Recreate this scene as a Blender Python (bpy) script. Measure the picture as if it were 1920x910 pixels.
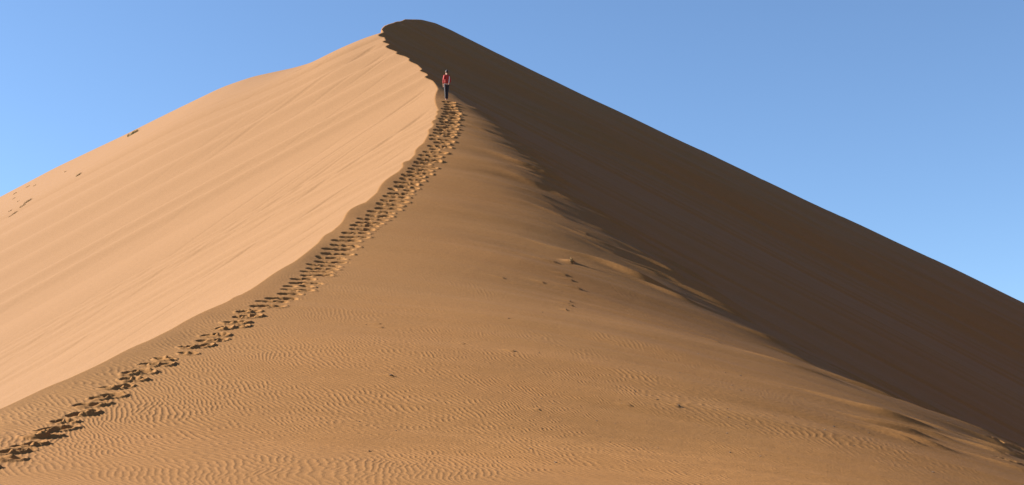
import bpy, bmesh, math, random
import numpy as np
from mathutils import Vector, Matrix

# ------------------------------------------------------------------ scene, camera, light
for o in list(bpy.data.objects): bpy.data.objects.remove(o)
S = bpy.context.scene
COL = S.collection
F = 2637.0                     # focal length in photo pixels (1920 wide)
CX, CY = 960.0, 455.0
YH = 1000.0                    # the true horizon lies just below the photo's bottom edge
PITCH = math.atan((YH - CY) / F)
EYE = 1.6
cam_d = bpy.data.cameras.new('camera')
cam_d.sensor_width = 36.0
cam_d.lens = F / 1920.0 * 36.0
cam_d.clip_start = 0.1; cam_d.clip_end = 20000
cam = bpy.data.objects.new('camera', cam_d); COL.objects.link(cam)
cam.location = (0, 0, EYE)
cam.rotation_euler = (math.pi / 2 + PITCH, 0, 0)
S.camera = cam

SUN_EL, SUN_PHI = 25.4, 9.5   # degrees; the sun stands left, a little beyond the dune
sd = Vector((-math.cos(math.radians(SUN_EL)) * math.cos(math.radians(SUN_PHI)),
             math.cos(math.radians(SUN_EL)) * math.sin(math.radians(SUN_PHI)),
             math.sin(math.radians(SUN_EL))))
sl = bpy.data.lights.new('sun', 'SUN'); sl.energy = 4.35; sl.angle = math.radians(0.53)
sl.color = (1.0, 0.95, 0.88)
so = bpy.data.objects.new('sun', sl); COL.objects.link(so)
so.rotation_euler = sd.to_track_quat('Z', 'Y').to_euler()
so.location = sd * 60

W = bpy.data.worlds.new('World'); S.world = W; W.use_nodes = True
wn = W.node_tree; wn.nodes.clear()
sky = wn.nodes.new('ShaderNodeTexSky'); sky.sky_type = 'NISHITA'; sky.sun_disc = False
sky.sun_elevation = math.radians(SUN_EL)
sky.sun_rotation = math.atan2(sd.x, sd.y)
sky.altitude = 1200; sky.air_density = 1.0; sky.dust_density = 0.15; sky.ozone_density = 3.9
bg = wn.nodes.new('ShaderNodeBackground'); bg.inputs['Strength'].default_value = 0.051
wo = wn.nodes.new('ShaderNodeOutputWorld')
wn.links.new(sky.outputs[0], bg.inputs[0]); wn.links.new(bg.outputs[0], wo.inputs[0])

S.view_settings.view_transform = 'Standard'
S.view_settings.look = 'None'
S.view_settings.gamma = 1.0
S.view_settings.use_curve_mapping = False
S.view_settings.exposure = 2.0

# ------------------------------------------------------------------ numeric helpers
def ray(px, py):
    """direction through a photo pixel, scaled to one metre of forward distance"""
    vx, vy, vz = (px - CX) / F, -(py - CY) / F, 1.0
    c, s = math.cos(PITCH), math.sin(PITCH)
    fwd = vz * c - vy * s
    up = vz * s + vy * c
    return vx / fwd, up / fwd
def at(px, py, D):
    a, b = ray(px, py)
    return a * D, D, EYE + b * D
def sstep(a, b, v):
    q = np.clip((v - a) / (b - a), 0, 1)
    return q * q * (3 - 2 * q)
def fft_noise(seed, n, fc):
    r = np.random.RandomState(seed).randn(n, n)
    k = np.fft.fftfreq(n) * n
    kx, ky = np.meshgrid(k, k)
    g = np.exp(-(kx ** 2 + ky ** 2) / (2 * fc * fc)); g[0, 0] = 0
    f = np.fft.ifft2(np.fft.fft2(r) * g).real
    return (f / f.std()).astype(np.float32)
def bil(t, u, v):
    n = t.shape[0]
    u = np.mod(u, n); v = np.mod(v, n)
    i = np.floor(u).astype(np.int32); j = np.floor(v).astype(np.int32)
    fu = u - i; fv = v - j
    i %= n; j %= n
    i1 = (i + 1) % n; j1 = (j + 1) % n
    return (t[j, i] * (1 - fu) + t[j, i1] * fu) * (1 - fv) + (t[j1, i] * (1 - fu) + t[j1, i1] * fu) * fv
T = [fft_noise(11 + k, 512, 42) for k in range(4)]
def nz(x, y, scale, k=0):
    """smooth noise about 1 in size, features about `scale` metres"""
    s = 6.0 / scale
    return bil(T[k % 4], x * s + 37.3 * k, y * s + 91.7 * k)

# ------------------------------------------------------------------ the dune's form
# the knife-edge crest, from its low end near the camera to the summit (photo pixel, metres away)
CR = [(-900, 1075, 12), (-420, 925, 20), (-150, 838, 24), (0, 772, 27), (200, 680, 31), (350, 605, 35.5), (480, 540, 40),
      (560, 487, 44.5), (640, 420, 50), (720, 350, 56), (788, 280, 62.5), (815, 230, 67.5), (828, 190, 72.5),
      (820, 162, 76.5), (798, 136, 81), (772, 112, 86), (742, 97, 90), (722, 75, 96), (717, 60, 101), (735, 43, 106), (768, 36, 111), (790, 37, 116), (815, 43, 121), (840, 54, 127)]
TS = 127.0
KL = 101.0     # beyond this distance the sunlit face runs on behind the summit knoll
crp = np.array([at(*p) for p in CR])
pre = np.array([[-11.0, -60, -0.3], [-12.0, -20, -0.1], [-13.0, 0, 0.1]])
crp = np.vstack([pre, crp])
def smooth_table(ts, vs, width):
    g = np.linspace(-60, TS, 3741)
    v = np.interp(g, ts, vs)
    k = int(width / 0.05) | 1
    ker = np.hanning(k + 2)[1:-1]; ker /= ker.sum()
    vp = np.pad(v, k // 2, mode='reflect', reflect_type='odd')
    return g, np.convolve(vp, ker, 'valid')
G, XC = smooth_table(crp[:, 1], crp[:, 0], 5)
_, ZC6 = smooth_table(crp[:, 1], crp[:, 2], 6); _, ZC2 = smooth_table(crp[:, 1], crp[:, 2], 2.5)
ZC = ZC6 + (ZC2 - ZC6) * sstep(88, 96, G)
# scalloped edge
rng = np.random.RandomState(5)
sc = np.zeros_like(G); t0 = 26.0
while t0 < 112:
    L = rng.choice([rng.uniform(.7, 1.4), rng.uniform(1.5, 3.0), rng.uniform(3.2, 5.5)]); a = min(.34, L * rng.uniform(.05, .14)) * (0.35 + 0.65 * float(sstep(35, 58, np.array(t0))))
    if t0 > 72: a *= 1.15
    q = (G - t0) / L
    m = (q >= 0) & (q < 1)
    sc[m] -= a * (np.sin(np.pi * q[m] ** rng.uniform(.7, 1.9)))
    t0 += L * rng.uniform(0.95, 2.0)
XC = XC + sc
xs, zs = float(XC[-1]), float(ZC[-1])
bp_ = np.array([at(719 + 0.4 * k, 60 + 0.4 * k, d) for k, d in enumerate(np.linspace(KL + 5, TS, 6))])
XCL = np.where(G <= KL, XC, np.interp(G, np.concatenate([[KL], bp_[:, 1]]), np.concatenate([[np.interp(KL, G, XC)], bp_[:, 0]])))
ZCL = np.where(G <= KL, ZC, np.interp(G, np.concatenate([[KL], bp_[:, 1]]), np.concatenate([[np.interp(KL, G, ZC)], bp_[:, 2]])))
xsl, zsl = float(XCL[-1]), float(ZCL[-1])
# skyline on both sides of the summit
SKL = [(-1500, 1090), (-700, 720), (-300, 522), (0, 371), (120, 308), (250, 247), (350, 198), (430, 160), (480, 143), (560, 126), (605, 113), (650, 90), (700, 69)]
SKR = [(870, 69), (900, 84), (1000, 133), (1100, 182), (1300, 276), (1500, 370), (1700, 463), (1920, 567), (2300, 745), (2700, 930)]
def qback(x):
    v = np.maximum(-11.5 - x, 0)
    return np.minimum(v * v / (v + 6) / 42, 1.5)
def y_left(x): return TS + 29 * qback(x)
def sky_pt(px, py, left):
    D = TS
    for _ in range(30):
        p = at(px, py, D)
        if left: D = float(y_left(np.array(p[0])))
    return p
pl = np.array([sky_pt(*p, True) for p in SKL]); pr = np.array([sky_pt(*p, False) for p in SKR])
UT = np.concatenate([pl[:, 0] - xsl, [0.0], pr[:, 0] - xs]); PT = np.concatenate([pl[:, 2] - zsl, [0.0], pr[:, 2] - zs])
UG = np.linspace(-140, 110, 5001)
PG = np.interp(UG, UT, PT)
kk = np.hanning(61); kk /= kk.sum()
PGs = np.convolve(np.pad(PG, 30, mode='edge'), kk, 'valid')
PG = np.where(np.abs(UG) < 1.0, PG, PGs)
PG -= np.interp(0, UG, PG)
# windward profile: width over which the slope turns from walkable to shaded flank
WT_t = np.array([-60, 0, 20, 27, 34, 40, 45, 50, 56, 60, 66, 70, 74, 77, 80, 130]); WT_w = np.array([66, 66, 54, 43, 34, 28.3, 22, 17.2, 12.5, 9.3, 5.7, 4.1, 2.7, 1.4, 0.5, 0.5])
S0_t = np.array([-60, 0, 20, 27, 40, 55, 68, 73, 76, 79, 130]); S0_s = np.array([0, 0, 0.0, 0.01, 0.02, 0.03, 0.06, 0.12, 0.36, 0.48, 0.50])
SM = 0.54
def form(x, y):
    q_ = qback(x)
    t = y - 29 * q_ * sstep(70, TS + 29 * q_, y)
    tc = np.clip(t, -60, TS)
    xc = np.interp(tc, G, XC); zc = np.interp(tc, G, ZC)
    u = x - xc
    xl = np.interp(tc, G, XCL); zl = np.interp(tc, G, ZCL)
    ul = np.where(u < 0, np.minimum(x - xl, 0), u)
    w = sstep(74, TS, tc)
    ph = np.interp(ul, UG, PG)
    Wd = np.interp(tc, WT_t, WT_w); s0 = np.interp(tc, S0_t, S0_s)
    q = np.clip(u / Wd, 0, 1)
    lw = 0.05 + 0.75 * sstep(35, 44, tc)
    I = Wd * ((1 - lw) * (q ** 3 - q ** 4 / 2) + lw * q * q / 2) + np.maximum(u - Wd, 0)
    right = -(s0 * u + (SM - s0) * I)
    left = 0.57 * ul
    pa = np.where(u < 0, left, right)
    gap = np.clip((x - xl) / np.maximum(xc - xl, 1e-3), 0, 1)
    base = np.where(u < 0, np.where(x > xl, zl + (zc - zl) * gap, zl), zc)
    z = base + (1 - w) * pa + w * ph
    # the far side drops away behind the skyline
    b = np.maximum(t - TS, 0)
    z = z - 0.30 * b * b / (b + 8)
    # second low ridge running parallel below the right skyline
    rr = (t - 97.5)
    z = z + 1.5 * np.exp(-np.abs(rr) / 4.2) * sstep(5, 20, u) * (1 - sstep(8, 16, np.abs(rr)))
    # faint unevenness of the far skyline
    z = z + 0.04 * nz(x, y * 0.3, 7, 2) * sstep(110, 122, t) * sstep(3, 9, u)
    # desert floor
    fl = -1.6 + 0.5 * nz(x, y, 90, 1) * sstep(60, 200, np.hypot(x, y))
    d = z - fl
    z = fl + 0.5 * (d + np.sqrt(d * d + 1.0))
    # unseen dune added out to the right, bouncing warm light into the shaded flank
    rx = x - (135 + 14 * np.sin(y / 70.0))
    hh = 46 * np.exp(-((y - 60) / 190) ** 2) * sstep(-400, -200, y) 
    z = np.maximum(z, z + 0) + np.clip(np.where(rx < 0, hh + 0.5 * rx, hh - 0.45 * rx), 0, None) * sstep(60, 90, x)
    return z, u, t
def form0(x, y): return form(np.atleast_1d(np.float64(x)), np.atleast_1d(np.float64(y)))[0]
def hit(px, py, dmin=14, dmax=150):
    """where the sight line through a photo pixel first meets the dune"""
    a, b = ray(px, py)
    D = np.arange(dmin, dmax, 0.05)
    z = form(a * D, D)[0]
    k = np.nonzero(z >= EYE + b * D)[0]
    if len(k) == 0: return None
    D = D[k[0]]
    return np.array([a * D, D])

WD = math.radians(-SUN_PHI - 3)     # wind-streak direction, nearly along the shadows
wdx, wdy = math.cos(WD), math.sin(WD)

def ripple_tile(seed, n, cell, lam):
    r = np.random.RandomState(seed); wn_ = r.randn(n, n)
    k = np.fft.fftfreq(n, cell); kx, ky = np.meshgrid(k, k)
    kr = np.hypot(kx, ky); ka = np.arctan2(ky, kx)
    g = np.exp(-((kr - 1 / lam) / (0.13 / lam)) ** 2 / 2) * np.exp(-(ka / 0.26) ** 2 / 2)
    f = np.fft.ifft2(np.fft.fft2(wn_) * g)
    f /= np.abs(f).mean()
    return f.astype(np.complex64)
RT = ripple_tile(3, 2048, 0.02, 0.106)
def ripples(x, y):
    out = 0
    xm = 0.35 * nz(x, y, 5.0, 2) + 0.10 * nz(x, y, 1.6, 3)
    ym = 0.35 * nz(x, y, 6.0, 1)
    a = x + y * 0.10                      # blend coordinate
    w2 = sstep(-11.0, -4.0, a + 1.3 * nz(x, y, 4, 0)); w3 = sstep(3, 12, a)
    for ang, wt, off in ((0.12, 1 - w2, 0), (0.62, w2 * (1 - w3), 700), (0.85, w3, 1300)):
        c, s = math.cos(ang), math.sin(ang)
        X = (x + xm) * c + (y + ym) * s; Y = -(x + xm) * s + (y + ym) * c
        out = out + wt * bil(RT, X / 0.02 + off, Y / 0.02 + off)
    amp = np.abs(out); ph = np.angle(out)
    prof = ((1 + np.cos(ph + 0.35 * np.sin(ph))) / 2) ** 1.7
    return (prof - 0.40) * np.clip(amp * 2.6, 0, 1.0)

# humps of blown sand that catch the sun at the edge of the shade: photo px, py, half length, half width, height (metres)
HUMPS = [(1195, 520, 1.9, .20, .42), (1262, 526, 1.3, .16, .30), (1140, 457, 1.5, .18, .13), (1200, 472, 1.2, .16, .12), (1250, 503, 1.1, .14, .26),
         (1270, 556, 1.6, .18, .22), (1360, 573, 1.6, .16, .12), (1165, 478, .9, .12, .10),
         (985, 290, 1.3, .25, .13), (975, 306, 1.2, .25, .15), (990, 325, 1.1, .25, .12), (1000, 345, 1.1, .25, .12), (1010, 365, 1.2, .25, .12),
         (905, 240, 1.0, .25, .09), (920, 262, 1.0, .2, .09), (1030, 385, 1.0, .22, .10), (1050, 405, 1.0, .2, .10), (930, 222, .9, .2, .08),
         (1530, 702, 2.2, .14, .13), (1610, 722, 1.7, .13, .12), (1720, 754, 1.5, .12, .12), (1790, 772, 1.2, .12, .10), (1700, 737, 1.3, .12, .10),
         (1700, 795, 1.5, .16, .12), (1660, 782, 1.4, .14, .10), (1760, 804, 1.4, .12, .10), (1700, 812, .9, .16, .16), (1735, 830, 1.0, .16, .14),
         (1690, 822, .8, .14, .12), (1745, 818, 1.0, .14, .12), (1865, 830, .9, .14, .14), (1885, 845, .8, .14, .16), (1900, 858, .7, .14, .14), (1900, 832, .8, .1, .12),
         (1860, 852, .7, .12, .12), (1800, 790, 1.4, .12, .12), (1905, 880, .9, .14, .08), (1840, 810, 1.2, .1, .12)]
# small wind-cut ledges on the slope
LEDGES = [(1040, 493, 1.0, .07, .07), (1072, 491, .35, .12, .14), (1060, 517, .5, .05, .06), (1072, 525, .5, .05, .06), (1085, 541, .8, .06, .08),
          (943, 520, .6, .04, .05), (1018, 529, .5, .04, .05), (1069, 561, .4, .04, .05), (1066, 567, .5, .05, .06), (1072, 571, .5, .05, .06), (1062, 578, .2, .04, .05),
          (962, 662, .35, .035, .05), (735, 707, .35, .03, .05), (1272, 766, .3, .03, .05), (1100, 437, .4, .05, .06), (1345, 637, .9, .06, .06), (712, 606, .3, .03, .035), (715, 613, .3, .03, .035),
          (1180, 762, .3, .03, .03), (1010, 770, .2, .03, .03), (870, 645, .2, .03, .03)]

# the trail of footprints, photo pixels along its middle and its half-width in metres
TRAIL = [(-60, 885, 0.26), (20, 856, 0.26), (62, 835, 0.26), (125, 790, 0.26), (190, 750, 0.29), (243, 710, 0.29), (290, 680, 0.29), (345, 660, 0.30), (408, 628, 0.34), (460, 592, 0.36),
         (512, 565, 0.40), (560, 538, 0.44), (608, 496, 0.50), (640, 462, 0.52), (690, 418, 0.56), (732, 382, 0.60), (764, 342, 0.64), (795, 312, 0.68), (820, 278, 0.72), (836, 240, 0.68),
         (846, 212, 0.50), (841, 196, 0.32), (838, 189, 0.24)]

# ------------------------------------------------------------------ the sand sheet (radial grid round the camera, fine where the dune stands)
def grow(a, b, s0, f):
    out = [a]; s = s0
    while out[-1] < b: out.append(out[-1] + s); s *= f
    return out
th = list(np.arange(-23.2, 23.2, 0.034))
side = grow(23.2, 180, 0.05, 1.06)[:-1]; side = [v for v in side if v < 179]
TH = np.radians(np.array([-v for v in reversed(side)] + th + side))
R = [0.5, 1.5, 3, 5]; R += grow(6.5, 17, 0.4, 0.965)
r = R[-1]
while r < 78: r += max(0.0013 * r, 0.0); R.append(r)
while r < 150: r += 0.13 if r < 118 else 0.3; R.append(r)
s = 0.5
while r < 9000: r += s; s *= 1.10; R.append(r)
R = np.array(R)
RR, TT = np.meshgrid(R, TH, indexing='ij')
X = RR * np.sin(TT); Y = RR * np.cos(TT)
nr, nt = X.shape
Z, U, TQ = form(X, Y)
print('grid', nr, nt, nr * nt)
near = (RR < 150)
right = sstep(0.0, 0.8, U); leftm = 1 - sstep(-0.5, 0.0, U)
cal = np.cos(math.radians(0)); A_ = X * wdx + Y * wdy; C_ = -X * wdy + Y * wdx
zone = sstep(0.0, 1.0, U) * (1 - sstep(118, 150, RR)) * sstep(6, 12, RR)
band = np.exp(-((U / np.interp(TQ, WT_t, WT_w) - 0.55) / 0.33) ** 2) * (1 - sstep(74, 80, TQ))
# broad, gentle unevenness and blown streaks
und = 0.05 * nz(A_ / 3.5, C_, 1.7, 0) * 0.8 + 0.012 * nz(A_ / 6, C_, 0.55, 1)
Z += zone * (0.25 + 1.0 * band) * und * (1 - 0.92 * sstep(74, 82, TQ)) * 0.8
Z += zone * 0.035 * nz(A_ / 2, C_, 5, 2) * sstep(5, 14, RR)
# long low streaks on the shaded flank, parallel to the skyline
fx, fy = 0.93, -0.36
Z += zone * sstep(84, 95, TQ) * 0.03 * nz((X * fx + Y * fy) / 14, -X * fy + Y * fx, 1.3, 3)
Z += zone * sstep(3, 8, U) * (1 - sstep(60, 90, TQ)) * 0 
# slip face: avalanche streaks down the fall line
gx, gy = -0.80, -0.60
AF = X * gx + Y * gy; CF = -X * gy + Y * gx
lf = sstep(0.05, 1.2, -U) * (1 - sstep(150, 200, RR))
st = nz(AF / 18, CF, 0.4, 1) * 0.45 + nz(AF / 26, CF + 3, 1.1, 2) * 0.2
cutn = nz(AF / 34, CF, 0.55, 3)
cut = np.clip(cutn - 1.05, 0, 1)          # a few sharper runnels
near_crest = np.exp(-(-U) / 9.0)
Z += lf * (0.0050 * st * (0.5 + 0.5 * near_crest) - 0.08 * cut * (0.10 + 0.85 * near_crest))
Z += lf * 0.008 * nz(AF / 3, CF, 9, 0)
# humps and ledges
def stamp(cx, cy, rad, fn):
    r0 = math.hypot(cx, cy); a0 = math.atan2(cx, cy)
    i0, i1 = np.searchsorted(R, [r0 - rad, r0 + rad]); j0, j1 = np.searchsorted(TH, [a0 - rad / r0, a0 + rad / r0])
    if i1 <= i0 or j1 <= j0: return
    sl_ = (slice(i0, i1), slice(j0, j1))
    fn(sl_, X[sl_] - cx, Y[sl_] - cy)
hr = np.random.RandomState(9)
for (px, py, L, Wd_, H) in HUMPS:
    p = hit(px, py)
    if p is None: continue
    def f(sl_, dx, dy):
        a = dx * wdx + dy * wdy; c = -dx * wdy + dy * wdx
        c = c + 0.10 * np.sin(a * 1.9 + px) - 0.02 * a * a
        w = Wd_ * 0.85
        q = a / (L * 1.3)
        prof = np.where(q < 0, np.exp(-(q / 0.95) ** 2), np.exp(-(q / 0.40) ** 2))
        Z[sl_] += (0.72 if px > 1640 and py > 780 else 0.55) * H * prof * np.exp(-(c / w) ** 2)
    stamp(p[0], p[1], L * 3.2, f)
# thin wisps of blown sand along the edge of the shade
wr = np.random.RandomState(33)
for k in range(95):
    tt = wr.uniform(34, 74) if k < 75 else wr.uniform(36, 50); uu = np.interp(tt, WT_t, WT_w) * wr.uniform(.68, 1.02)
    cx = float(np.interp(tt, G, XC) + uu); cy = float(tt)
    L = wr.uniform(.5, 1.5) * (.7 if tt > 66 else 1); w = wr.uniform(.05, .13); H = L * wr.uniform(.05, .12); bend = wr.uniform(-.06, .06)
    def f(sl_, dx, dy):
        a = dx * wdx + dy * wdy; c = -dx * wdy + dy * wdx + bend * a * a
        q = a / L
        Z[sl_] += H * np.where(q < 0, np.exp(-(q / 0.95) ** 2), np.exp(-(q / 0.5) ** 2)) * np.exp(-(c / w) ** 2)
    stamp(cx, cy, L * 2.4, f)
for (px, py, L, Wd_, H) in LEDGES:
    p = hit(px, py)
    if p is None: continue
    def f(sl_, dx, dy):
        a = dx * wdx + dy * wdy; c = -dx * wdy + dy * wdx
        c = c + 0.03 * np.sin(a * 4 + px)
        q = a / L
        prof = np.where(q < 0, np.exp(-(q / 0.8) ** 2), np.exp(-(q / 0.12) ** 2))
        Z[sl_] += 0.75 * H * prof * np.exp(-(c / (Wd_ * 1.3)) ** 2)
    stamp(p[0], p[1], L * 2.4 + .2, f)
# ripples
far_f = 1 - sstep(44, 66, RR)
rp_mask = sstep(0.05, 0.5, U) * far_f * (1 - sstep(0.45, 0.8, U / np.interp(TQ, WT_t, WT_w)) * 0.7) * sstep(3, 8, RR)
patch = sstep(-0.9, 0.5, nz(X / 2.2, Y, 3.0, 3) + 0.6 + 2.4 * (1 - sstep(26, 42, RR)))
ii = (R < 70)
jj = (np.abs(TH) < math.radians(40))
sub = np.ix_(ii, jj)
RP = np.zeros_like(Z)
RP[sub] = ripples(X[sub], Y[sub]) * (rp_mask * (0.35 + 0.65 * patch))[sub] * (0.0112 - 0.0072 * sstep(29, 40, RR[sub])) * (1 - 0.45 * sstep(2, 9, X[sub])) * (0.30 + 0.70 * sstep(19, 27, RR[sub]))
# footprints
tw = []
for (px, py, hw) in TRAIL:
    p = hit(px, py)
    if p is not None: tw.append((p[0], p[1], hw))
tw = np.array(tw)
seg = np.concatenate([[0], np.cumsum(np.hypot(np.diff(tw[:, 0]), np.diff(tw[:, 1])))])
def trail(sv): return np.array([np.interp(sv, seg, tw[:, k]) for k in range(3)])
pr_ = np.random.RandomState(21)
DZ = np.zeros_like(Z); KEEP = np.ones_like(Z)
def print_at(cx, cy, hd, L, Wd_, dep, rim):
    hx, hy = math.cos(hd), math.sin(hd)
    k1, k2, k3 = pr_.uniform(-.25, .25, 3)
    def f(sl_, dx, dy):
        a = (dx * hx + dy * hy) / L; c = (-dx * hy + dy * hx) / Wd_
        ang = np.arctan2(c, a)
        e = np.sqrt(a * a + c * c) * (1 + 0.3 * k1 * np.cos(2 * ang + k2 * 9) + 0.25 * k3 * np.sin(3 * ang))
        pit = 1 - sstep(0.55, 1.05, e)
        ring = np.exp(-((e - 1.30) / 0.24) ** 2)
        down = 0.65 + 0.55 * np.clip((dx * 0.9 - dy * 0.45) / (np.hypot(dx, dy) + 1e-6), -1, 1)
        DZ[sl_] = np.minimum(DZ[sl_], 0) * (1 - pit) + np.maximum(DZ[sl_], 0) * (1 - pit) - dep * pit + rim * ring * down * (1 - pit)
        KEEP[sl_] *= 1 - np.clip(pit + ring * 0.9, 0, 1)
    stamp(cx, cy, 3 * max(L, Wd_) + .1, f)
sv = 0.1; row = 0
while sv < seg[-1] - 0.1:
    c = trail(sv); d = trail(min(sv + 0.3, seg[-1])) - trail(max(sv - 0.3, 0))
    hd = math.atan2(d[1], d[0]); lx, ly = math.sin(hd), -math.cos(hd)         # to the right of travel
    frac = sv / seg[-1]
    lanes = ((-.7, .1, .8) if pr_.rand() < .6 else (-.9, -.3, .35, .95)) if frac < 0.30 else (-.85, 0.0, .85)
    for k, lane in enumerate(lanes):
        if pr_.rand() < .07: continue
        off = lane * c[2] * (0.64 - .12 * float(sstep(.35, .7, np.array(frac)))) + (.05 if row % 2 else -.05) + pr_.uniform(-.04, .04)
        al = pr_.uniform(-.10, .10) + (.12 * k if frac > .3 else .13 * k + pr_.uniform(-.12, .12))
        print_at(c[0] + lx * off - ly * al * .6, c[1] + ly * off + lx * al * .6 + 0, (0.35 if frac < .3 else -.08) + pr_.uniform(-.3, .3) * (1.6 if frac < .3 else 1),
                 pr_.uniform(.22, .29) * (pr_.uniform(.45, .75) if frac < .3 else .93), pr_.uniform(.115, .155), pr_.uniform(.11, .17) if frac < .3 else pr_.uniform(.14, .22), pr_.uniform(.004, .018) + (pr_.uniform(.01, .04) if frac < .3 else 0) + (0.030 * float(sstep(.5, .8, np.array(frac))) if lane > .5 else 0))
    row += 1
    sv += pr_.uniform(0.53, 0.66) if frac > 0.3 else pr_.uniform(.60, .80)
# a few more prints where someone crossed the foot of the slope, lower right
for (px, py) in [(1868, 826), (1880, 838), (1893, 851), (1905, 842), (1912, 862), (1878, 853), (1900, 828), (1890, 868), (1915, 850)]:
    p = hit(px, py)
    print_at(p[0], p[1], -.1 + pr_.uniform(-.3, .3), pr_.uniform(.20, .30), pr_.uniform(.10, .16), pr_.uniform(.06, .13), pr_.uniform(.01, .04))
# loosened sand between the prints
Z += RP * KEEP + DZ
tm = np.abs(DZ) > 0.004
Z += np.where(tm, 0.008 * nz(X, Y, 0.12, 2), 0)
print('ground built')

def mesh_from_grid(name, X, Y, Z):
    nr, nt = X.shape
    co = np.empty((nr * nt, 3), np.float32)
    co[:, 0] = X.ravel(); co[:, 1] = Y.ravel(); co[:, 2] = Z.ravel()
    i = np.arange(nr - 1)[:, None]; j = np.arange(nt - 1)[None, :]
    a = i * nt + j
    quads = np.stack([a, a + 1, a + nt + 1, a + nt], -1).reshape(-1, 4)[:, ::-1]
    # close the seam behind the camera
    k = np.arange(nr - 1); sq = np.stack([k * nt + nt - 1, k * nt, (k + 1) * nt, (k + 1) * nt + nt - 1], -1)[:, ::-1]
    quads = np.vstack([quads, sq]).astype(np.int32)
    me = bpy.data.meshes.new(name)
    me.vertices.add(len(co)); me.vertices.foreach_set('co', co.ravel())
    me.loops.add(quads.size); me.loops.foreach_set('vertex_index', quads.ravel())
    me.polygons.add(len(quads)); me.polygons.foreach_set('loop_start', np.arange(0, quads.size, 4, dtype=np.int32))
    me.polygons.foreach_set('use_smooth', np.ones(len(quads), dtype=bool))
    me.update(calc_edges=True)
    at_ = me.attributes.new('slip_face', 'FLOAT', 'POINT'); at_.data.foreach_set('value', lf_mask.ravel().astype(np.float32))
    return me
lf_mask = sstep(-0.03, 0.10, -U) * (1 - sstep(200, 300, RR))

# ------------------------------------------------------------------ materials
def new_mat(name):
    m = bpy.data.materials.new(name); m.use_nodes = True
    nt_ = m.node_tree; b = nt_.nodes['Principled BSDF']
    return m, nt_, b
def sand_material():
    m, nt_, b = new_mat('sand')
    N = nt_.nodes.new; Lk = nt_.links.new
    tc = N('ShaderNodeNewGeometry')
    n1 = N('ShaderNodeTexNoise'); n1.inputs['Scale'].default_value = 0.09; n1.inputs['Detail'].default_value = 5
    n2 = N('ShaderNodeTexNoise'); n2.inputs['Scale'].default_value = 9.0; n2.inputs['Detail'].default_value = 6; n2.inputs['Roughness'].default_value = 0.7
    n3 = N('ShaderNodeTexNoise'); n3.inputs['Scale'].default_value = 70.0; n3.inputs['Detail'].default_value = 3
    for n in (n1, n2, n3): Lk(tc.outputs['Position'], n.inputs['Vector'])
    r1 = N('ShaderNodeValToRGB')
    r1.color_ramp.elements[0].position = 0.35; r1.color_ramp.elements[0].color = (0.221, 0.102, 0.0318, 1)
    r1.color_ramp.elements[1].position = 0.65; r1.color_ramp.elements[1].color = (0.221, 0.107, 0.0350, 1)
    Lk(n1.outputs['Fac'], r1.inputs['Fac'])
    mr = N('ShaderNodeMapRange'); mr.inputs['From Min'].default_value = .3; mr.inputs['From Max'].default_value = .7
    mr.inputs['To Min'].default_value = .90; mr.inputs['To Max'].default_value = 1.10
    Lk(n2.outputs['Fac'], mr.inputs['Value'])
    mr3 = N('ShaderNodeMapRange'); mr3.inputs['From Min'].default_value = .3; mr3.inputs['From Max'].default_value = .7
    mr3.inputs['To Min'].default_value = .88; mr3.inputs['To Max'].default_value = 1.12
    Lk(n3.outputs['Fac'], mr3.inputs['Value'])
    mu = N('ShaderNodeMath'); mu.operation = 'MULTIPLY'; Lk(mr.outputs[0], mu.inputs[0]); Lk(mr3.outputs[0], mu.inputs[1])
    vm = N('ShaderNodeVectorMath'); vm.operation = 'SCALE'; 
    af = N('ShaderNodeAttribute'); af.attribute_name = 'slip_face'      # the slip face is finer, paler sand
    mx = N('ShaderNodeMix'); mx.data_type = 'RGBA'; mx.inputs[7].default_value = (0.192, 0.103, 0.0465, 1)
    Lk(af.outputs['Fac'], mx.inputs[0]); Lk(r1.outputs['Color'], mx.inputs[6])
    Lk(mx.outputs[2], vm.inputs[0]); Lk(mu.outputs[0], vm.inputs['Scale'])
    Lk(vm.outputs[0], b.inputs['Base Color'])
    b.inputs['Roughness'].default_value = 0.95
    b.inputs['Specular IOR Level'].default_value = 0.08
    bp = N('ShaderNodeBump'); bp.inputs['Strength'].default_value = 0.30; bp.inputs['Distance'].default_value = 0.012
    Lk(n3.outputs['Fac'], bp.inputs['Height'])
    bp2 = N('ShaderNodeBump'); bp2.inputs['Strength'].default_value = 0.35; bp2.inputs['Distance'].default_value = 0.02
    Lk(n2.outputs['Fac'], bp2.inputs['Height']); Lk(bp.outputs[0], bp2.inputs['Normal'])
    Lk(bp2.outputs[0], b.inputs['Normal'])
    return m
def plain(name, col, rough=0.8, var=0.15, scale=40):
    m, nt_, b = new_mat(name)
    N = nt_.nodes.new; Lk = nt_.links.new
    tc = N('ShaderNodeTexCoord'); n = N('ShaderNodeTexNoise'); n.inputs['Scale'].default_value = scale; n.inputs['Detail'].default_value = 4
    Lk(tc.outputs['Object'], n.inputs['Vector'])
    r = N('ShaderNodeValToRGB')
    r.color_ramp.elements[0].position = .3; r.color_ramp.elements[1].position = .7
    r.color_ramp.elements[0].color = (*[c * (1 - var) for c in col], 1); r.color_ramp.elements[1].color = (*[c * (1 + var) for c in col], 1)
    Lk(n.outputs['Fac'], r.inputs['Fac']); Lk(r.outputs[0], b.inputs['Base Color'])
    b.inputs['Roughness'].default_value = rough; b.inputs['Specular IOR Level'].default_value = 0.25
    return m
M_SAND = sand_material()
M_RED = plain('red_cloth', (0.30, 0.030, 0.026)); M_WHITE = plain('white_cloth', (0.72, 0.70, 0.68), var=.04)
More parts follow.
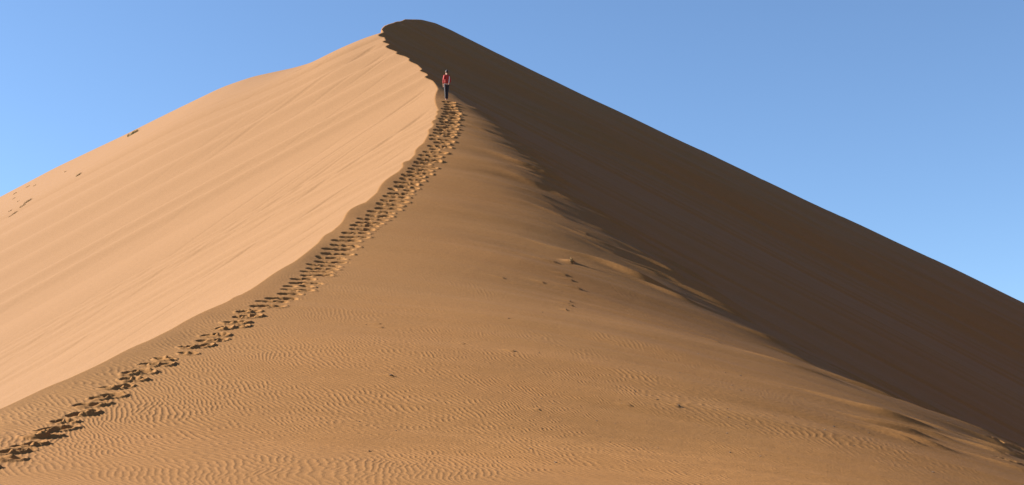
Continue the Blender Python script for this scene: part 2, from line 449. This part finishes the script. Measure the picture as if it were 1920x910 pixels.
M_DARK = plain('charcoal_cloth', (0.028, 0.026, 0.030)); M_CAP = plain('cap_cloth', (0.03, 0.03, 0.035)); M_SKIN = plain('skin', (0.42, 0.24, 0.17), var=.05)
M_HAIR = plain('hair', (0.02, 0.015, 0.012)); M_SHOE = plain('shoe_leather', (0.06, 0.045, 0.035)); 
M_GRASS = plain('dry_grass', (0.30, 0.20, 0.09), var=.35, scale=8); M_GRASS2 = plain('green_grass', (0.20, 0.17, 0.06), var=.3, scale=8)
M_STONE = plain('dark_stone', (0.09, 0.07, 0.055), var=.3, scale=25); M_STEM = plain('woody_stem', (0.10, 0.065, 0.04), var=.3)

def link(name, me, mat, parent=None, loc=None):
    o = bpy.data.objects.new(name, me); COL.objects.link(o)
    if mat is not None:
        me.materials.clear(); me.materials.append(mat)
    if parent is not None: o.parent = parent
    if loc is not None: o.location = loc
    return o
def tag(o, label, cat, group=None):
    o['label'] = label; o['category'] = cat
    if group: o['group'] = group
    return o
dune = link('sand_dune', mesh_from_grid('sand_dune', X, Y, Z), M_SAND)
dune['kind'] = 'structure'

def ground_z(x, y):
    r0 = math.hypot(x, y); a0 = math.atan2(x, y)
    i = int(np.clip(np.searchsorted(R, r0) - 1, 0, nr - 2)); j = int(np.clip(np.searchsorted(TH, a0) - 1, 0, nt - 2))
    fi = (r0 - R[i]) / (R[i + 1] - R[i]); fj = (a0 - TH[j]) / (TH[j + 1] - TH[j])
    return float((Z[i, j] * (1 - fj) + Z[i, j + 1] * fj) * (1 - fi) + (Z[i + 1, j] * (1 - fj) + Z[i + 1, j + 1] * fj) * fi)

# ------------------------------------------------------------------ the walker
def skin_mesh(name, joints, edges, root, levels=2):
    """joints: {key: (x, y, z, rx[, ry])}"""
    keys = list(joints); idx = {k: i for i, k in enumerate(keys)}
    me = bpy.data.meshes.new(name + '_skeleton')
    me.from_pydata([joints[k][:3] for k in keys], [(idx[a], idx[b]) for a, b in edges], [])
    ob = bpy.data.objects.new(name + '_skeleton', me); COL.objects.link(ob)
    mo = ob.modifiers.new('skin', 'SKIN'); mo.use_smooth_shade = True; mo.branch_smoothing = 0.5
    if not me.skin_vertices: 
        bpy.context.view_layer.objects.active = ob
        bpy.ops.mesh.customdata_skin_add()
    sv = me.skin_vertices[0].data
    for k in keys:
        v = joints[k]; rx = v[3]; ry = v[4] if len(v) > 4 else rx
        sv[idx[k]].radius = (rx, ry); sv[idx[k]].use_root = (k == root)
    ss = ob.modifiers.new('sub', 'SUBSURF'); ss.levels = levels; ss.render_levels = levels
    dg = bpy.context.evaluated_depsgraph_get(); dg.update()
    res = bpy.data.meshes.new_from_object(ob.evaluated_get(dg))
    res.name = name
    bpy.data.objects.remove(ob)
    for p in res.polygons: p.use_smooth = True
    return res
def join_bm(meshes, name):
    bm = bmesh.new()
    for m in meshes: bm.from_mesh(m)
    out = bpy.data.meshes.new(name); bm.to_mesh(out); bm.free()
    for p in out.polygons: p.use_smooth = True
    return out
def ellipsoid(name, c, r, cut=None, seg_=20, rings=14, fn=None):
    bm = bmesh.new(); bmesh.ops.create_uvsphere(bm, u_segments=seg_, v_segments=rings, radius=1)
    for v in bm.verts:
        if fn: v.co = Vector(fn(v.co))
        v.co = Vector((v.co.x * r[0] + c[0], v.co.y * r[1] + c[1], v.co.z * r[2] + c[2]))
    if cut is not None:
        bmesh.ops.delete(bm, geom=[v for v in bm.verts if v.co.z < cut(v.co)], context='VERTS')
    me = bpy.data.meshes.new(name); bm.to_mesh(me); bm.free()
    for p in me.polygons: p.use_smooth = True
    return me
def build_person(loc, rz):
    root = bpy.data.objects.new('person', None); COL.objects.link(root)
    root.location = loc; root.rotation_euler = (0, 0, rz); root.scale = (.78, .90, 1)
    # local frame: the person looks along +y, x to their right; stands 1.76 m
    J = {'pelvis': (0, 0, .96, .125, .10), 'waist': (.0, .0, 1.10, .115, .085), 'chest': (0, -.005, 1.30, .14, .10), 'upper': (0, -.01, 1.42, .10, .08),
         'neck': (.0, .005, 1.50, .048), 'skull0': (.004, .02, 1.585, .070, .078), 'skull': (.006, .018, 1.67, .076, .088), 'top': (.006, .012, 1.725, .050, .055)}
    E = [('pelvis', 'waist'), ('waist', 'chest'), ('chest', 'upper'), ('upper', 'neck'), ('neck', 'skull0'), ('skull0', 'skull'), ('skull', 'top')]
    for s, n in ((-1, 'l'), (1, 'r')):
        # left arm hangs with the hand at the hip; right arm a little bent
        el = (.245, -.06, 1.14) if s < 0 else (.250, -.07, 1.15)
        wr = (.225, .035, .935) if s < 0 else (.205, .10, 1.00)
        J['sh' + n] = (s * .165, -.01, 1.425, .058); J['el' + n] = (s * el[0], el[1], el[2], .042); J['wr' + n] = (s * wr[0], wr[1], wr[2], .027, .022)
        J['pa' + n] = (s * (wr[0] - .004), wr[1] + .02, wr[2] - .065, .034, .018)
        E += [('upper', 'sh' + n), ('sh' + n, 'el' + n), ('el' + n, 'wr' + n), ('wr' + n, 'pa' + n)]
        J['hip' + n] = (s * .085, .0, .90, .088); J['kn' + n] = (s * .068, .02 if s > 0 else .0, .50, .056); J['ca' + n] = (s * .063, -.01, .36, .054)
        J['an' + n] = (s * .060, -.02, .09, .036); J['he' + n] = (s * .060, -.015, .05, .036); J['toe' + n] = (s * .075, .14, .030, .034, .022)
        E += [('pelvis', 'hip' + n), ('hip' + n, 'kn' + n), ('kn' + n, 'ca' + n), ('ca' + n, 'an' + n), ('an' + n, 'he' + n), ('he' + n, 'toe' + n)]
    bodym = skin_mesh('body_core', J, E, 'pelvis')
    pieces = [bodym]
    for s, n in ((-1, 'l'), (1, 'r')):
        P = Vector(J['pa' + n][:3])
        for k, (oy, ln) in enumerate(((.026, .068), (.010, .078), (-.007, .072), (-.022, .056))):
            a = P + Vector((0, oy * .8, .005)); b_ = P + Vector((0, oy + .004, -.035)); c_ = b_ + Vector((-s * .010, .012, -ln * .5)); d_ = c_ + Vector((-s * .020, .012, -ln * .34))
            pieces.append(skin_mesh('finger', {'a': (*a, .009), 'b': (*b_, .009), 'c': (*c_, .008), 'd': (*d_, .0065)}, [('a', 'b'), ('b', 'c'), ('c', 'd')], 'a', 1))
        a = P + Vector((0, .018, .035)); b_ = P + Vector((-s * .012, .045, .01)); c_ = P + Vector((-s * .018, .058, -.022))
        pieces.append(skin_mesh('thumb', {'a': (*a, .012), 'b': (*b_, .010), 'c': (*c_, .008)}, [('a', 'b'), ('b', 'c')], 'a', 1))
    # ears, nose, brow, chin
    for s in (-1, 1): pieces.append(ellipsoid('ear', (s * .080, .012, 1.645), (.010, .020, .032)))
    pieces.append(ellipsoid('nose', (.006, .115, 1.635), (.012, .016, .026)))
    pieces.append(ellipsoid('chin', (.005, .085, 1.565), (.030, .026, .022)))
    pieces.append(ellipsoid('mouth', (.005, .102, 1.590), (.024, .008, .007)))
    link('body', join_bm(pieces, 'body'), M_SKIN, root)
    for s in (-1, 1):
        e = link('eye', ellipsoid('eye', (s * .030 + .005, .098, 1.665), (.011, .008, .008)), M_HAIR, root)
    hair = ellipsoid('hair', (.006, .003, 1.655), (.088, .096, .105), cut=lambda c: 1.585 if c.y < .03 else 1.70)
    link('hair', hair, M_HAIR, root)
    capm = ellipsoid('cap', (.006, .012, 1.680), (.096, .108, .100), cut=lambda c: 1.668)
    cap = link('cap', capm, M_CAP, root)
    bm = bmesh.new(); bmesh.ops.create_cube(bm, size=1)
    bmesh.ops.subdivide_edges(bm, edges=bm.edges[:], cuts=4, use_grid_fill=True)
    for v in bm.verts:
        x, y, z = v.co
        yy = (y + .5); wdt = math.sqrt(max(0.06, 1 - (yy * .95) ** 2))
        v.co = Vector((.006 + x * .15 * wdt, .105 + yy * .075, 1.672 + z * .008 - (x * x) * .06))
    me = bpy.data.meshes.new('visor'); bm.to_mesh(me); bm.free()
    link('visor', me, M_CAP, cap)
    # jacket
    JJ = {'hem': (0, 0, .955, .155, .125), 'waist': (0, 0, 1.08, .145, .115), 'chest': (0, -.005, 1.30, .170, .125), 'upper': (0, -.012, 1.425, .125, .095), 'collar': (0, 0, 1.485, .072, .066)}
    EJ = [('hem', 'waist'), ('waist', 'chest'), ('chest', 'upper'), ('upper', 'collar')]
    for s, n in ((-1, 'l'), (1, 'r')):
        sh = J['sh' + n]; el = J['el' + n]; wr = J['wr' + n]
        JJ['sh' + n] = (sh[0] * 1.02, sh[1], sh[2] - .005, .078); JJ['el' + n] = (*el[:3], .062)
        w = [el[k] + (wr[k] - el[k]) * .88 for k in range(3)]
        JJ['wr' + n] = (*w, .046)
        EJ += [('upper', 'sh' + n), ('sh' + n, 'el' + n), ('el' + n, 'wr' + n)]
    jk = skin_mesh('jacket', JJ, EJ, 'hem')
    # folds
    for v in jk.vertices:
        c = v.co
        v.co = c + v.normal * (0.007 * math.sin(c.z * 55 + c.x * 30) + 0.006 * math.sin(c.x * 60 - c.z * 25 + c.y * 40))
    jacket = link('jacket', jk, M_RED, root)
    # white side panel on the right of the jacket and white hem of the shirt at the left hip
    sm = skin_mesh('side_panel', {'a': (.165, -.065, 1.40, .030, .022), 'b': (.170, -.085, 1.27, .032, .022), 'c': (.150, -.080, 1.12, .030, .022), 'd': (.125, -.088, .99, .032, .022)},
                   [('a', 'b'), ('b', 'c'), ('c', 'd')], 'a')
    link('side_panel', sm, M_WHITE, jacket)
    hem = skin_mesh('shirt_hem', {'a': (-.145, -.04, .96, .028, .045), 'b': (-.142, -.04, .91, .028, .045), 'c': (-.138, -.04, .87, .020, .030)}, [('a', 'b'), ('b', 'c')], 'a')
    link('shirt_hem', hem, M_WHITE, root)
    # trousers
    TJ = {'pelvis': (0, 0, .965, .138, .112)}
    ET = []
    for s, n in ((-1, 'l'), (1, 'r')):
        TJ['hip' + n] = (s * .085, 0, .88, .106); TJ['th' + n] = (s * .083, .005, .70, .092); k = J['kn' + n]; TJ['kn' + n] = (k[0], k[1], k[2], .074); TJ['ca' + n] = (s * .063, -.005, .33, .068)
        TJ['an' + n] = (s * .060, -.012, .095, .060)
        ET += [('pelvis', 'hip' + n), ('hip' + n, 'th' + n), ('th' + n, 'kn' + n), ('kn' + n, 'ca' + n), ('ca' + n, 'an' + n)]
    tr = skin_mesh('trousers', TJ, ET, 'pelvis')
    for v in tr.vertices:
        c = v.co
        v.co = c + v.normal * (0.006 * math.sin(c.z * 48 + c.x * 40) + 0.004 * math.sin(c.z * 95 + c.y * 50))
    link('trousers', tr, M_DARK, root)
    for s, n in ((-1, 'l'), (1, 'r')):
        shm = skin_mesh('shoe', {'a': (s * .060, -.035, .055, .050, .050), 'b': (s * .066, .05, .045, .050, .044), 'c': (s * .077, .165, .032, .042, .030)}, [('a', 'b'), ('b', 'c')], 'a')
        link('shoe', shm, M_SHOE, root)
    return root
pp = hit(837, 187.5)
pz = min(ground_z(pp[0] + dx, pp[1] + dy) for dx in (-.1, .1) for dy in (-.05, .15))
walker = build_person((pp[0], pp[1], pz - 0.03), math.radians(22))
tag(walker, 'person in red jacket and dark cap standing at the top of the footprints', 'person')
print('person at', pp, pz)

# ------------------------------------------------------------------ desert plants
def tuft(name, px, py, width, height, nb, label, seed, green=False, group=None, lean=0.5, dmin=60):
    if dmin == 60: width *= .8; height *= .60; nb = max(12, int(nb * .45))
    rnd = random.Random(seed)
    p = hit(px, py, dmin)
    if p is None: print('no hit', px, py); return
    x0, y0 = float(p[0]), float(p[1])
    # on the skyline keep just in front of it
    z0 = ground_z(x0, y0)
    root = bpy.data.objects.new(name, None); COL.objects.link(root); root.location = (x0, y0, z0)
    for part, n, mat, hk in (('green_blade_clump', nb, M_GRASS2 if green else M_GRASS, 1.0), ('dry_blade_clump', nb // 2, M_GRASS, .8)):
        bm = bmesh.new()
        for _ in range(n):
            bx = max(-1.7, min(1.7, rnd.gauss(0, 1))) * width * .24; by = max(-1.7, min(1.7, rnd.gauss(0, 1))) * width * .12
            bz = ground_z(x0 + bx, y0 + by) - z0 - .02
            h = height * hk * rnd.uniform(.45, 1.1); az = rnd.uniform(0, 2 * math.pi); le = rnd.uniform(.1, .9) * h
            dx, dy = math.cos(az) * le + lean * h * .5, math.sin(az) * le
            w = rnd.uniform(.006, .012) * (1.6 if height > .3 else 1.2)
            px_, py_ = -math.sin(az) * w, math.cos(az) * w
            pts = [(0, 0), (.45, .62), (1, 1)]
            vs = []
            for k, (a, c) in enumerate(pts):
                ww = (1, .8, .1)[k]
                for sg in (-1, 1): vs.append(bm.verts.new((bx + dx * a * a + sg * px_ * ww, by + dy * a * a + sg * py_ * ww, bz + h * c)))
            bm.faces.new((vs[0], vs[1], vs[3], vs[2])); bm.faces.new((vs[2], vs[3], vs[5], vs[4]))
        me = bpy.data.meshes.new(part); bm.to_mesh(me); bm.free()
        link(part if green or part.startswith('dry') else 'blade_clump', me, mat, root)
    for _ in range(max(2, nb // 60)):
        bm = bmesh.new()
        az = rnd.uniform(0, 6.28); L = height * rnd.uniform(.5, .9)
        c0 = Vector((rnd.gauss(0, width * .15), rnd.gauss(0, width * .1), 0)); c0.z = ground_z(x0 + c0.x, y0 + c0.y) - z0 - .03
        c1 = c0 + Vector((math.cos(az) * L * .7, math.sin(az) * L * .7, L * .6))
        q = (c1 - c0).to_track_quat('Z', 'Y').to_matrix().to_4x4()
        bmesh.ops.create_cone(bm, segments=6, radius1=.012, radius2=.004, depth=(c1 - c0).length, matrix=Matrix.Translation((c0 + c1) / 2) @ q)
        me = bpy.data.meshes.new('stem'); bm.to_mesh(me); bm.free()
        link('stem', me, M_STEM, root)
    tag(root, label, 'grass tuft' if not green else 'shrub', group)
    return root
GT = 'dune grass tufts low on the sunlit slope'
TUFTS = [
 ('desert_shrub', 249, 252, 1.3, .50, 420, 'largest shrub, olive green and brown, on the skyline of the sunlit slope', True),
 ('grass_tuft', 147, 329, .55, .28, 150, 'flat dry grass tuft alone on the sunlit slope below the big skyline shrub', False),
 ('grass_tuft', 122, 323, .30, .16, 60, 'tiny dry tuft just left of and above the lone flat grass tuft', False),
 ('grass_tuft', 65, 348.5, .35, .18, 70, 'small dry tuft close under the skyline, the right one of a pair', False),
 ('grass_tuft', 52, 350.5, .45, .20, 90, 'small dry tuft close under the skyline, the left one of a pair', False),
 ('grass_tuft', 28, 363.5, .45, .22, 90, 'small dry tuft near the left edge, topmost of two stacked tufts under the skyline', False),
 ('grass_tuft', 26, 373, .40, .18, 80, 'small dry tuft near the left edge, lower of two stacked tufts under the skyline', False),
 ('grass_tuft', 34, 378, .22, .14, 40, 'tiny dry tuft between the stacked pair and the wide olive clump', False),
 ('grass_tuft', 52, 378.5, .80, .30, 240, 'widest grass tuft near the left edge, dark olive and stretched along the slope', False),
 ('grass_tuft', 42, 387, .60, .24, 150, 'long thin dry tuft right below the widest left tuft', False),
 ('grass_tuft', 19, 396, .40, .20, 80, 'small round dry tuft at the left edge of the cluster, below the long thin tuft', False),
 ('grass_tuft', 27, 400.5, .55, .22, 120, 'slanting dry tuft, second lowest of the cluster at the left edge', False),
 ('grass_tuft', 18, 406.5, .28, .15, 50, 'tiny pale tuft, lowest of the cluster at the left edge', False)]
for k, (n, px, py, w, h, nb, lab, gr) in enumerate(TUFTS):
    tuft(n, px, py, w, h, nb, lab, 100 + k, gr, GT if n == 'grass_tuft' else None)
tuft('grass_tuft', 1072, 491.5, .16, .13, 70, 'small dark dead tuft with a tail of sand, alone mid slope beside the shade', 77, False, None, dmin=30)

# ------------------------------------------------------------------ stones and crumbs of crust on the windward slope
def stone_mesh(seed, flat):
    rnd = random.Random(seed)
    bm = bmesh.new(); bmesh.ops.create_icosphere(bm, subdivisions=2, radius=1)
    ax = [Vector((rnd.uniform(-1, 1), rnd.uniform(-1, 1), rnd.uniform(-1, 1))).normalized() for _ in range(7)]
    for v in bm.verts:
        for a in ax:
            d = v.co.dot(a)
            if d > .72: v.co -= a * (d - .72) * .9
        v.co.x *= rnd.uniform(.97, 1.03); v.co.z *= flat
    me = bpy.data.meshes.new('pebble'); bm.to_mesh(me); bm.free()
    me.materials.append(M_STONE)
    return me
protos = [stone_mesh(k, f) for k, f in enumerate((.55, .45, .65, .5))]
rnd = random.Random(4)
NAMED = [(1069, 561, .035, 'dark pebble, uppermost of a short column of pebbles mid slope'), (1090, 541, .05, 'dark flat pebble below the dead tuft, with a sand tail on its left'),
         (1062, 578, .03, 'dark pebble, lowest of a short column of pebbles mid slope'), (966, 662, .035, 'lone dark pebble on smooth sand below the middle of the slope'),
         (733, 707, .035, 'lone dark pebble at the upper edge of the rippled sand'), (1273, 766, .03, 'dark pebble on the lower right slope at the end of a thin ledge')]
for px, py, s_, lab in NAMED:
    p = hit(px, py, 14); 
    o = bpy.data.objects.new('pebble', protos[rnd.randrange(4)]); COL.objects.link(o)
    o.location = (p[0], p[1], ground_z(p[0], p[1]) + s_ * .1); o.scale = (s_ * 1.1, s_ * .6, s_ * .6); o.rotation_euler = (0, 0, rnd.uniform(-.5, .3))
    tag(o, lab, 'pebble')
for k in range(110):
    if k < 80: px, py = rnd.gauss(1500, 230), rnd.gauss(800, 50)
    else: px, py = rnd.uniform(620, 1400), rnd.uniform(560, 880)
    if py > 905 or px > 1915 or py < 560 + max(0, (px - 1100)) * .30: continue
    p = hit(px, py, 14)
    if p is None: continue
    o = bpy.data.objects.new('pebble', protos[rnd.randrange(4)]); COL.objects.link(o)
    s_ = rnd.choice((.008, .010, .012, .014, .020))
    o.location = (p[0], p[1], ground_z(p[0], p[1]) + s_ * .25); o.scale = (s_ * rnd.uniform(1, 2.2), s_, s_ * rnd.uniform(.7, 1.1)); o.rotation_euler = (rnd.uniform(-.2, .2), rnd.uniform(-.2, .2), rnd.uniform(0, 6.28))
    tag(o, 'one of many tiny dark pebbles strewn over the rippled windward sand', 'pebble', 'tiny pebbles strewn over the windward slope')
print('done')
